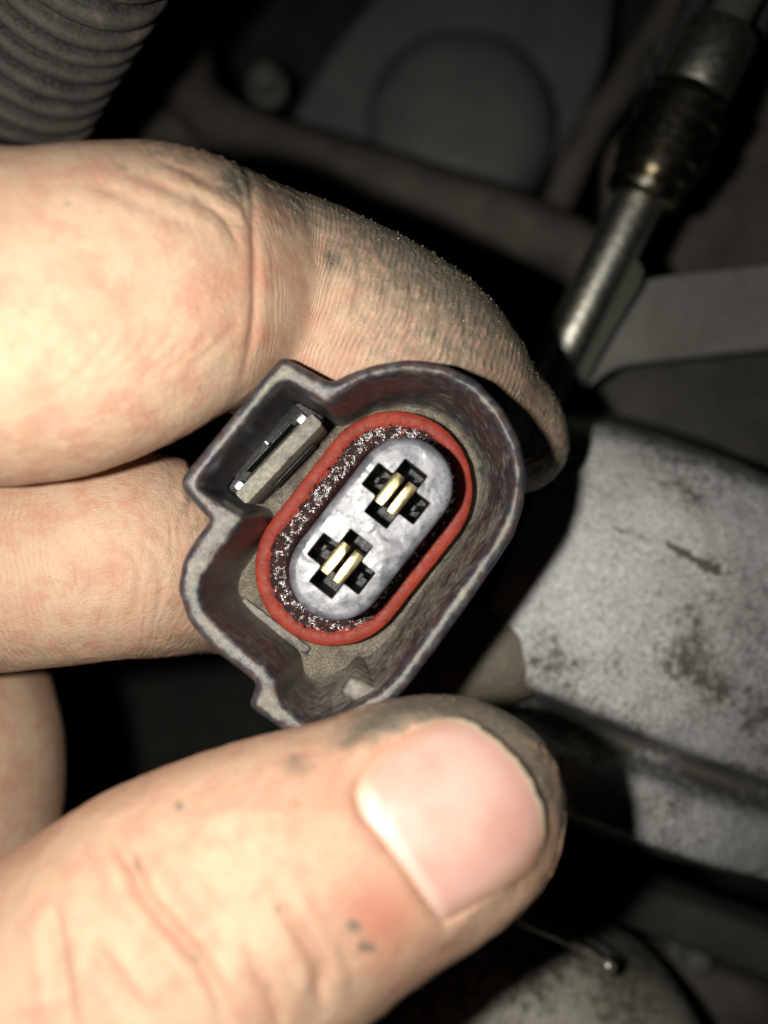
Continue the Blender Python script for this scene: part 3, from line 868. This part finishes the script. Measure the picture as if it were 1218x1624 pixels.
def hand_mesh():
    h = .8
    lo = np.array([-125., -92, 300 - 128]); hi = np.array([26., 48., 300 - 44])
    nx, ny, nz = np.ceil((hi - lo) / h).astype(int)
    gx, gy, gz = (lo[i] + h * np.arange(n) for i, n in enumerate((nx, ny, nz)))
    def chain_field(C, fl):
        f = np.full((nx, ny, nz), 30., np.float32)
        for i in range(len(C) - 1):
            a, b = C[i, :3], C[i + 1, :3]; ra, rb = C[i, 3], C[i + 1, 3]
            pad = max(ra, rb) + 9
            mn = np.minimum(a, b) - pad; mx = np.maximum(a, b) + pad
            sl = []
            for g, m0, m1 in ((gx, mn[0], mx[0]), (gy, mn[1], mx[1]), (gz, mn[2], mx[2])):
                sl.append(slice(np.searchsorted(g, m0), np.searchsorted(g, m1)))
            if any(s.stop <= s.start for s in sl): continue
            X, Y, Z = gx[sl[0]][:, None, None], gy[sl[1]][None, :, None], gz[sl[2]][None, None, :]
            ab = b - a; ab2 = ab * np.array([1, 1, 1 / fl ** 2])
            L2 = ab.dot(ab2) + 1e-9
            t = np.clip(((X - a[0]) * ab2[0] + (Y - a[1]) * ab2[1] + (Z - a[2]) * ab2[2]) / L2, 0, 1)
            dd = np.sqrt((X - a[0] - t * ab[0]) ** 2 + (Y - a[1] - t * ab[1]) ** 2 + ((Z - a[2] - t * ab[2]) / fl) ** 2) - (ra + t * (rb - ra))
            f[tuple(sl)] = np.minimum(f[tuple(sl)], dd)
        return f
    def smin(a, b, k):
        hh = np.clip(.5 + .5 * (b - a) / k, 0, 1)
        return b * (1 - hh) + a * hh - k * hh * (1 - hh)
    f = None
    for k, C in dense.items():
        g = chain_field(C, FLAT[k])
        f = g if f is None else smin(f, g, .7)
    X, Y, Z = gx[:, None, None], gy[None, :, None], gz[None, None, :]
    pal = None
    for (px, py, d), r in palm_blobs:
        c = P(px, py, d)
        q = np.sqrt(((X - c[0]) / r[0]) ** 2 + ((Y - c[1]) / r[1]) ** 2 + ((Z - c[2]) / r[2]) ** 2)
        g = ((q - 1) * min(r)).astype(np.float32)
        pal = g if pal is None else smin(pal, g, 9.)
    c = P(-30, 600, 65.5)                      # soft pad of the forefinger's first joint
    q = np.sqrt(((X - c[0]) / 12.5) ** 2 + ((Y - c[1]) / 6.5) ** 2 + ((Z - c[2]) / 10.) ** 2)
    f = smin(f, ((q - 1) * 6.5).astype(np.float32), 3.)
    # web between thumb and forefinger, off to the side
    f = smin(f, pal, 7.)
    # the flesh gives way to the connector
    XY = np.stack(np.meshgrid(gx, gy, indexing='ij'), -1).reshape(-1, 2)
    def poly_sd(loop):
        q = loop[::3]; d = np.full(len(XY), 1e9); ins = np.zeros(len(XY), bool)
        for i in range(len(q)):
            a, b = q[i], q[(i + 1) % len(q)]; e = b - a; wv = XY - a
            t = np.clip((wv @ e) / (e @ e + 1e-12), 0, 1)
            d = np.minimum(d, np.hypot(*(wv - t[:, None] * e).T))
            c1 = (a[1] <= XY[:, 1]) != (b[1] <= XY[:, 1])
            xi = a[0] + (XY[:, 1] - a[1]) / (e[1] + 1e-12) * e[0]
            ins ^= c1 & (XY[:, 0] < xi)
        return np.where(ins, -d, d).reshape(nx, ny, 1).astype(np.float32)
    zc = gz[None, None, :]
    sh = np.maximum(poly_sd(OUT), np.maximum(zc - ZR, (ZB - 2.3) - zc))
    rb = np.maximum(poly_sd(stadium(P(577, 838, 77), 215 * kS, 140 * kS)), np.maximum(zc - ZB, (CAMZ - 93) - zc))
    con = np.minimum(sh, rb)
    f = np.maximum(f, -(con - .05))
    f[0], f[-1], f[:, 0], f[:, -1], f[:, :, 0], f[:, :, -1] = 5, 5, 5, 5, 5, 5
    # naive surface nets
    ins = f < 0
    c = np.zeros((nx - 1, ny - 1, nz - 1), np.int8)
    for dx in (0, 1):
        for dy in (0, 1):
            for dz in (0, 1):
                c += ins[dx:nx - 1 + dx, dy:ny - 1 + dy, dz:nz - 1 + dz]
    act = (c > 0) & (c < 8)
    cell = np.argwhere(act)
    vid = np.full(act.shape, -1, np.int64); vid[act] = np.arange(len(cell))
    acc = np.zeros((len(cell), 3)); cnt = np.zeros(len(cell))
    cor = [(a, b, d) for a in (0, 1) for b in (0, 1) for d in (0, 1)]
    for p in cor:
        for ax in range(3):
            if p[ax] == 1: continue
            q = list(p); q[ax] = 1
            i0 = cell + p; i1 = cell + q
            f0 = f[tuple(i0.T)]; f1 = f[tuple(i1.T)]
            mk = (f0 < 0) != (f1 < 0)
            t = np.where(mk, f0 / np.where(mk, f0 - f1, 1), 0)
            pt = np.tile(np.array(p, float), (len(cell), 1)); pt[:, ax] += t
            acc[mk] += pt[mk]; cnt[mk] += 1
    V = lo + h * (cell + acc / cnt[:, None])
    Q = []
    for ax in range(3):
        a1, a2 = (ax + 1) % 3, (ax + 2) % 3
        s0 = [slice(None)] * 3; s1 = [slice(None)] * 3
        s0[ax] = slice(0, -1); s1[ax] = slice(1, None)
        A, Bv = ins[tuple(s0)], ins[tuple(s1)]
        e = np.argwhere(A != Bv)
        e = e[(e[:, a1] > 0) & (e[:, a2] > 0)]
        def cid(o1, o2):
            q = e.copy(); q[:, a1] -= o1; q[:, a2] -= o2
            return vid[tuple(np.minimum(q, np.array(vid.shape) - 1).T)]
        quad = np.stack([cid(1, 1), cid(0, 1), cid(0, 0), cid(1, 0)], 1)
        fl = A[tuple(e.T)]
        quad[~fl] = quad[~fl][:, ::-1]
        Q.append(quad)
    Q = np.vstack(Q); Q = Q[(Q >= 0).all(1)]
    return V, Q

HV, HQ = hand_mesh()
def build_hand():
    me = bpy.data.meshes.new('hand_raw')
    me.from_pydata(HV.tolist(), [], HQ.tolist()); me.update()
    o = bpy.data.objects.new('hand', me); COL.objects.link(o)
    sm = o.modifiers.new('s', 'SMOOTH'); sm.iterations = 3; sm.factor = .5
    ss = o.modifiers.new('d', 'SUBSURF'); ss.levels = 2; ss.render_levels = 2
    dg = bpy.context.evaluated_depsgraph_get()
    me2 = bpy.data.meshes.new_from_object(o.evaluated_get(dg))
    o.modifiers.clear(); o.data = me2; me2.name = 'hand'; bpy.data.meshes.remove(me)
    n = len(me2.vertices)
    v = np.empty(n * 3); me2.vertices.foreach_get('co', v); v = v.reshape(-1, 3)
    nr = np.empty(n * 3, np.float32); me2.vertex_normals.foreach_get('vector', nr); nr = nr.reshape(-1, 3).astype(float)
    d = CAMZ - v[:, 2]
    px = CX + v[:, 0] * F / d; py = CY - v[:, 1] * F / d
    view = np.array([0, 0, CAMZ]) - v; view /= np.linalg.norm(view, axis=1)[:, None]
    fac = (nr * view).sum(1)
    # nearest finger, position along it and round it
    best = np.full(n, 1e9); fid = np.zeros(n, int); fu = np.zeros(n); fv = np.zeros(n)
    for k, (nm, C) in enumerate(dense.items()):
        near_ = np.nonzero((v > C[:, :3].min(0) - 15).all(1) & (v < C[:, :3].max(0) + 15).all(1))[0]
        vv = v[near_]; m_ = len(near_)
        bd = np.full(m_, 1e9); W = np.zeros(m_); U = np.zeros(m_); Q = np.zeros((m_, 2)); RR = np.zeros(m_); s = 0.
        for i in range(len(C) - 1):
            a, b = C[i, :3], C[i + 1, :3]; ab = b - a; L = np.linalg.norm(ab)
            j = np.nonzero((vv > np.minimum(a, b) - 15).all(1) & (vv < np.maximum(a, b) + 15).all(1))[0]
            if len(j):
                w_ = vv[j] - a
                t = np.clip(w_ @ ab / (L * L), 0, 1); r = C[i, 3] + t * (C[i + 1, 3] - C[i, 3])
                q = w_ - t[:, None] * ab
                dist = np.linalg.norm(q, axis=1) - r
                bd[j] = np.minimum(bd[j], dist)
                ax = ab / L; e = np.cross(ax, [0, 0, 1.]); e /= np.linalg.norm(e); g = np.cross(e, ax)
                wt = np.exp(-np.clip(dist, -6, 40) / .35)
                W[j] += wt; U[j] += wt * (s + t * L); Q[j, 0] += wt * (q @ e); Q[j, 1] += wt * (q @ g); RR[j] += wt * r
            s += L
        W = np.maximum(W, 1e-30)
        up = bd < best[near_]; J = near_[up]
        best[J] = bd[up]; fid[J] = k; fu[J] = (U / W)[up]; fv[J] = (np.arctan2(Q[:, 0], Q[:, 1]) * RR / W)[up]
    names = list(dense)
    IDX, MID, RING, LIT, TH = range(5)
    disp = .16 * fbm(v / 4.2, 1) + .035 * fbm(v / .9, 2)
    crease_m = np.zeros(n)
    def crease(pts, depth, width, fing, bulge=.5):
        nonlocal disp
        c = catmull(np.array(pts, float), 8)
        bb = (px > c[:, 0].min() - 90) & (px < c[:, 0].max() + 90) & (py > c[:, 1].min() - 90) & (py < c[:, 1].max() + 90) & (fid == fing) & (fac > -.15)
        ix = np.nonzero(bb)[0]
        if not len(ix): return
        p = np.stack([px[ix], py[ix]], 1); best_ = np.full(len(ix), 1e9); tt = np.zeros(len(ix))
        for i in range(len(c) - 1):
            e = c[i + 1] - c[i]; w_ = p - c[i]; t = np.clip(w_ @ e / (e @ e + 1e-9), 0, 1)
            q = np.hypot(*(w_ - t[:, None] * e).T); m = q < best_
            best_[m] = q[m]; tt[m] = (i + t[m]) / (len(c) - 1)
        mm = best_ * d[ix] / F
        taper = np.clip(np.minimum(tt, 1 - tt) * 5, 0.12, 1)
        wn = 1 + .35 * vnoise(v[ix] / 1.3, 77)
        g = np.exp(-(mm / (width * wn)) ** 2)
        disp[ix] -= depth * taper * g
        disp[ix] += depth * bulge * taper * np.exp(-((mm - 2.6 * width) / (1.6 * width)) ** 2)
        crease_m[ix] = np.maximum(crease_m[ix], g * taper * min(1, depth / .35))
    crease([(384, 262), (398, 300), (403, 380), (405, 460), (399, 540), (380, 612)], .20, .30, IDX, .3)
    crease([(372, 272), (386, 320), (392, 360)], .12, .25, IDX)
    crease([(190, 268), (270, 300), (340, 335), (392, 365)], .10, .40, IDX)
    crease([(230, 245), (300, 275), (360, 310), (395, 340)], .11, .35, IDX)
    crease([(120, 285), (220, 320), (330, 372)], .07, .4, IDX)
    crease([(300, 300), (350, 340), (384, 400)], .12, .35, IDX)
    for k in range(6):
        x0 = 520 + 42 * k
        crease([(x0, 365 + 20 * k), (x0 + 8, 430 + 20 * k), (x0 - 6, 500 + 18 * k)], .07, .25, IDX)
    for k in range(7):
        crease([(60 + 38 * k, 640 - 8 * k), (130 + 34 * k, 590 - 6 * k), (190 + 30 * k, 520)], .06, .28, IDX)
    for k in range(5):
        crease([(60 + 40 * k, 830 + 6 * k), (110 + 36 * k, 900), (90 + 40 * k, 990)], .06, .3, MID)
    crease([(298, 715), (310, 760), (300, 800)], .3, .35, MID)
    # thumb folds over the joint
    crease([(170, 1312), (205, 1365), (228, 1420), (262, 1462), (312, 1520), (345, 1575), (366, 1640)], .70, .42, TH, .35)
    crease([(78, 1425), (92, 1500), (100, 1570), (112, 1640)], .60, .45, TH, .35)
    crease([(140, 1490), (185, 1550), (232, 1620)], .34, .42, TH)
    crease([(380, 1490), (420, 1560), (455, 1640)], .32, .4, TH)
    crease([(440, 1425), (470, 1470), (505, 1535), (512, 1605)], .40, .40, TH)
    crease([(300, 1360), (350, 1420), (420, 1470)], .10, .4, TH)
    crease([(330, 1300), (400, 1370), (470, 1420)], .10, .4, TH)
    crease([(120, 1330), (150, 1400), (160, 1460)], .14, .5, TH)
    for k in range(9):
        x0 = 250 + 30 * k + rng.uniform(-8, 8); y0 = 1330 + 14 * k + rng.uniform(-30, 30)
        crease([(x0, y0), (x0 + 40, y0 + 45), (x0 + 70, y0 + 110)], .05, .25, TH)
    # nail: outline in the photograph, carried onto the thumb
    nail_px = [(552, 1258), (566, 1222), (602, 1180), (648, 1150), (700, 1134), (748, 1140), (795, 1170), (838, 1218), (864, 1278), (868, 1328), (848, 1378), (802, 1416), (748, 1448), (702, 1474), (676, 1444), (642, 1394), (602, 1342), (564, 1296)]
    np_ = smooth_closed(resample_closed(np.array(nail_px, float), 6), 3)
    nc = np.array([718., 1300.])
    near = np.nonzero((fid == TH) & (fac > .1) & (px > 480) & (px < 930) & (py > 1080) & (py < 1560))[0]
    q = np.stack([px[near], py[near]], 1)
    dist = np.full(len(near), 1e9); ins = np.zeros(len(near), bool)
    for i in range(len(np_)):
        a, b = np_[i], np_[(i + 1) % len(np_)]; e = b - a; w_ = q - a
        t = np.clip(w_ @ e / (e @ e), 0, 1); dist = np.minimum(dist, np.hypot(*(w_ - t[:, None] * e).T))
        c1 = (a[1] <= q[:, 1]) != (b[1] <= q[:, 1]); xi = a[0] + (q[:, 1] - a[1]) / (e[1] + 1e-12) * e[0]
        ins ^= c1 & (q[:, 0] < xi)
    sd = np.where(ins, -dist, dist) * d[near] / F       # mm, negative inside
    nd = np.array([.80, -.60])                          # direction of the nail in the picture
    along = ((q - nc) @ nd) / 165.
    fold = np.clip((.75 - along) / .5, 0, 1)            # folds at base and sides, none at the free edge
    acr = ((q - nc) @ np.array([.60, .80])) / 165.
    fold = fold * np.clip(1.25 - np.clip(acr + along * .5, 0, 1) * 1.1, .15, 1)
    disp[near] += fold * (.42 * np.exp(-((sd - .55) / .8) ** 2)) - np.where(sd < -.1, np.minimum(.75, (-.1 - sd) * .8), 0)
    disp[near] -= (1 - fold) * .35 * np.exp(-((sd - .5) / .8) ** 2)
    # dirt with some shade painted in, flush, ridges
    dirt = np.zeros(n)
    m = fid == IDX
    dirt[m] = np.clip((px[m] - 395) / 330, 0, 1) * .62 + .42 * np.clip((335 - (py[m] - .42 * np.maximum(px[m] - 250, 0))) / 110, 0, 1) * np.clip((px[m] + 20) / 220, 0, 1)  # dirt on tip and upper side, with the shade there painted in
    dirt[m] += .35 * np.clip(1 - fac[m] * 1.9, 0, 1) * np.clip((px[m] - 100) / 300, 0, 1)  # edges turning away: falloff shade painted in along with dirt
    m = fid == MID
    dirt[m] = .12 + .75 * np.clip((px[m] - 200) / 420, 0, 1) + .22 * np.clip((py[m] - 985) / 60, 0, 1)  # dirt, deepened at the fingertip to paint in the connector's shadow
    m = fid == RING; dirt[m] = .12
    m = fid == TH
    dirt[m] = .10 * np.clip((px[m] - 330) / 200, 0, 1) + .30 * np.clip((1190 - py[m] + .0 * px[m]) / 60, 0, 1) * np.clip((px[m] - 330) / 150, 0, 1)
    tip = np.clip((along - .55) / .35, 0, 1) * np.exp(-((sd - .9) / 1.6) ** 2) * (sd > -.2)
    top = np.clip((1215 - q[:, 1]) / 60, 0, 1) * np.exp(-((sd - 1.2) / 2.0) ** 2) * (sd > -.2)
    dirt[near] = np.maximum(dirt[near], np.maximum(.78 * tip, .95 * top))
    dirt += .30 * crease_m
    for sx, sy, sr, sa in ((560, 1468, 11, .9), (575, 1500, 9, .8), (283, 1278, 10, .7), (470, 1215, 24, .5), (372, 295, 22, .6), (530, 410, 16, .5), (440, 1440, 7, .5), (590, 1506, 7, .7), (235, 1255, 30, .3)):
        dirt += sa * np.exp(-(((px - sx) ** 2 + (py - sy) ** 2) / sr ** 2)) * (fac > 0)
    for num, fing, x0, x1, y0, y1 in ((46, TH, 180, 700, 1200, 1600), (40, IDX, 60, 420, 260, 620)):
        ok = np.nonzero((fid == fing) & (fac > 0) & (px > x0 - 30) & (px < x1 + 30) & (py > y0 - 30) & (py < y1 + 30))[0]
        j1, j2 = vnoise(v[ok] / .5, 61), vnoise(v[ok] / .5, 62)
        for _ in range(num):                                # small irregular specks of grease
            sx, sy, sr = rng.uniform(x0, x1), rng.uniform(y0, y1), rng.uniform(2.5, 6)
            dirt[ok] += rng.uniform(.2, .6) * np.exp(-((px[ok] - sx + 1.2 * sr * j1) ** 2 + (py[ok] - sy + 1.2 * sr * j2) ** 2) / sr ** 2)
    flush = np.zeros(n)
    for sx, sy, sr, sa in ((600, 1420, 70, .65), (530, 1250, 50, .5), (470, 1290, 80, .3), (130, 435, 34, .4), (170, 500, 40, .4), (225, 470, 30, .3), (330, 470, 60, .35), (250, 545, 40, .35), (620, 1480, 60, .5), (400, 430, 30, .4), (400, 520, 30, .35)):
        flush += sa * np.exp(-(((px - sx) ** 2 + (py - sy) ** 2) / sr ** 2)) * (fac > 0)
    flush += .22 * crease_m
    flush += np.where(fid == TH, .10, 0)
    ridge = np.where(fid == IDX, np.clip((px - 380) / 60, .18, 1), np.where(fid == MID, .7, np.where(fid == TH, .10, .3)))
    # grit caught in the dirty skin
    gr = vnoise(v / .38, 91)
    disp += .17 * np.clip(gr - .35, 0, 1) * np.clip(dirt * 1.6, 0, 1)
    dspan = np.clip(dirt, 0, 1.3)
    v2 = v + nr * disp[:, None]
    base = P(-560, 1300, 128)
    me2.vertices.foreach_set('co', ((v2 - base) * .001).ravel()); me2.update()
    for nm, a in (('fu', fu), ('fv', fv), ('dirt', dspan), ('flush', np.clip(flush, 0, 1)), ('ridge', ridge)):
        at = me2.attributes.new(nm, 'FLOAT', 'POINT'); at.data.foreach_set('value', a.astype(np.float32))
    me2.polygons.foreach_set('use_smooth', np.ones(len(me2.polygons), bool))
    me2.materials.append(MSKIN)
    o.location = base * .001; o['base'] = base.tolist()
    props(o, 'bare hand with dirt on its fingertips pinching the connector', 'hand')
    # ---- pale grit sticking to the dirty skin
    pr = np.where(fid == IDX, np.clip((px - 420) / 250, 0, 1) * np.clip(1.15 - fac, .05, 1) ** 2, 0) + np.where(fid == TH, np.clip(dirt - .35, 0, 1) * .8, 0) + np.where(fid == MID, .12 * (py > 1000) * (px > 0), 0)
    pr = pr * (fac > -.05) * (px > 0) * (px < 930)
    pick = rng.choice(n, 800, replace=False, p=pr / pr.sum())
    oc = np.array([(1, 0, 0), (0, 1, 0), (-1, 0, 0), (0, -1, 0), (0, 0, 1), (0, 0, -1)], float)
    of = np.array([(0, 1, 4), (1, 2, 4), (2, 3, 4), (3, 0, 4), (1, 0, 5), (2, 1, 5), (3, 2, 5), (0, 3, 5)])
    gv = []; gf = []
    for i_, j_ in enumerate(pick):
        r_ = rng.uniform(.025, .06) * (1.6 if rng.random() < .08 else 1)
        gv.append(v2[j_] + nr[j_] * r_ * .5 + oc * r_ * rng.uniform(.6, 1.3, (6, 1))); gf.append(of + 6 * i_)
    props(mesh_obj('grit', np.vstack(gv), np.vstack(gf), MGRIT, o, smooth=False), None, None, None, 'stuff')
    # ---- the nail plate
    inn = near[(sd < -.2)]
    qx, qy = (px[inn] - nc[0]) / 160, (py[inn] - nc[1]) / 160
    T = lambda x, y: np.stack([np.ones_like(x), x, y, x * x, x * y, y * y, x ** 3, x * x * y, x * y * y, y ** 3, x ** 4, y ** 4, x * x * y * y], 1)
    co, *_ = np.linalg.lstsq(T(qx, qy), d[inn], rcond=None)
    B = Build(); nb = len(np_); L = []; lun_glare = []; rim = []; edge = []
    ss = [1.0, .985, .96, .92, .86, .78, .68, .56, .42, .28, .14]
    for k, s in enumerate(ss):
        p = nc + (np_ - nc) * s
        al = ((p - nc) @ nd) / 165.
        dd = T((p[:, 0] - nc[0]) / 160, (p[:, 1] - nc[1]) / 160) @ co
        free = np.clip((al - .45) / .4, 0, 1)
        lift = .16 + .14 * free - (1 - free) * .55 * np.clip((s - .80) / .2, 0, 1) ** 2
        if k == 0: lift = lift - .35
        edge.append((1 - free) * np.clip((s - .72) / .24, 0, 1) * np.ones(nb))
        pt = np.array([P(x, y, z_ - l_) for (x, y), z_, l_ in zip(p, dd, lift)])
        L.append(B.add(pt))
        ac = ((p - nc) @ np.array([.60, .80])) / 165.
        lun_glare.append(np.clip((-.48 - al + .20 * ac ** 2 * 0 - .10 * ac) / .10, 0, 1)); rim.append(np.clip((al - .62 + .30 * ac ** 2) / .42, 0, 1) * 1.0 + (.25 if s > .95 else 0) * np.ones(nb))
    B.loops(L); B.f.append(tuple(L[-1]))
    B.obj('thumbnail', MNAIL, o, attrs={'m': np.concatenate(lun_glare), 'rim': np.concatenate(rim), 'edge': np.concatenate(edge)})
build_hand()
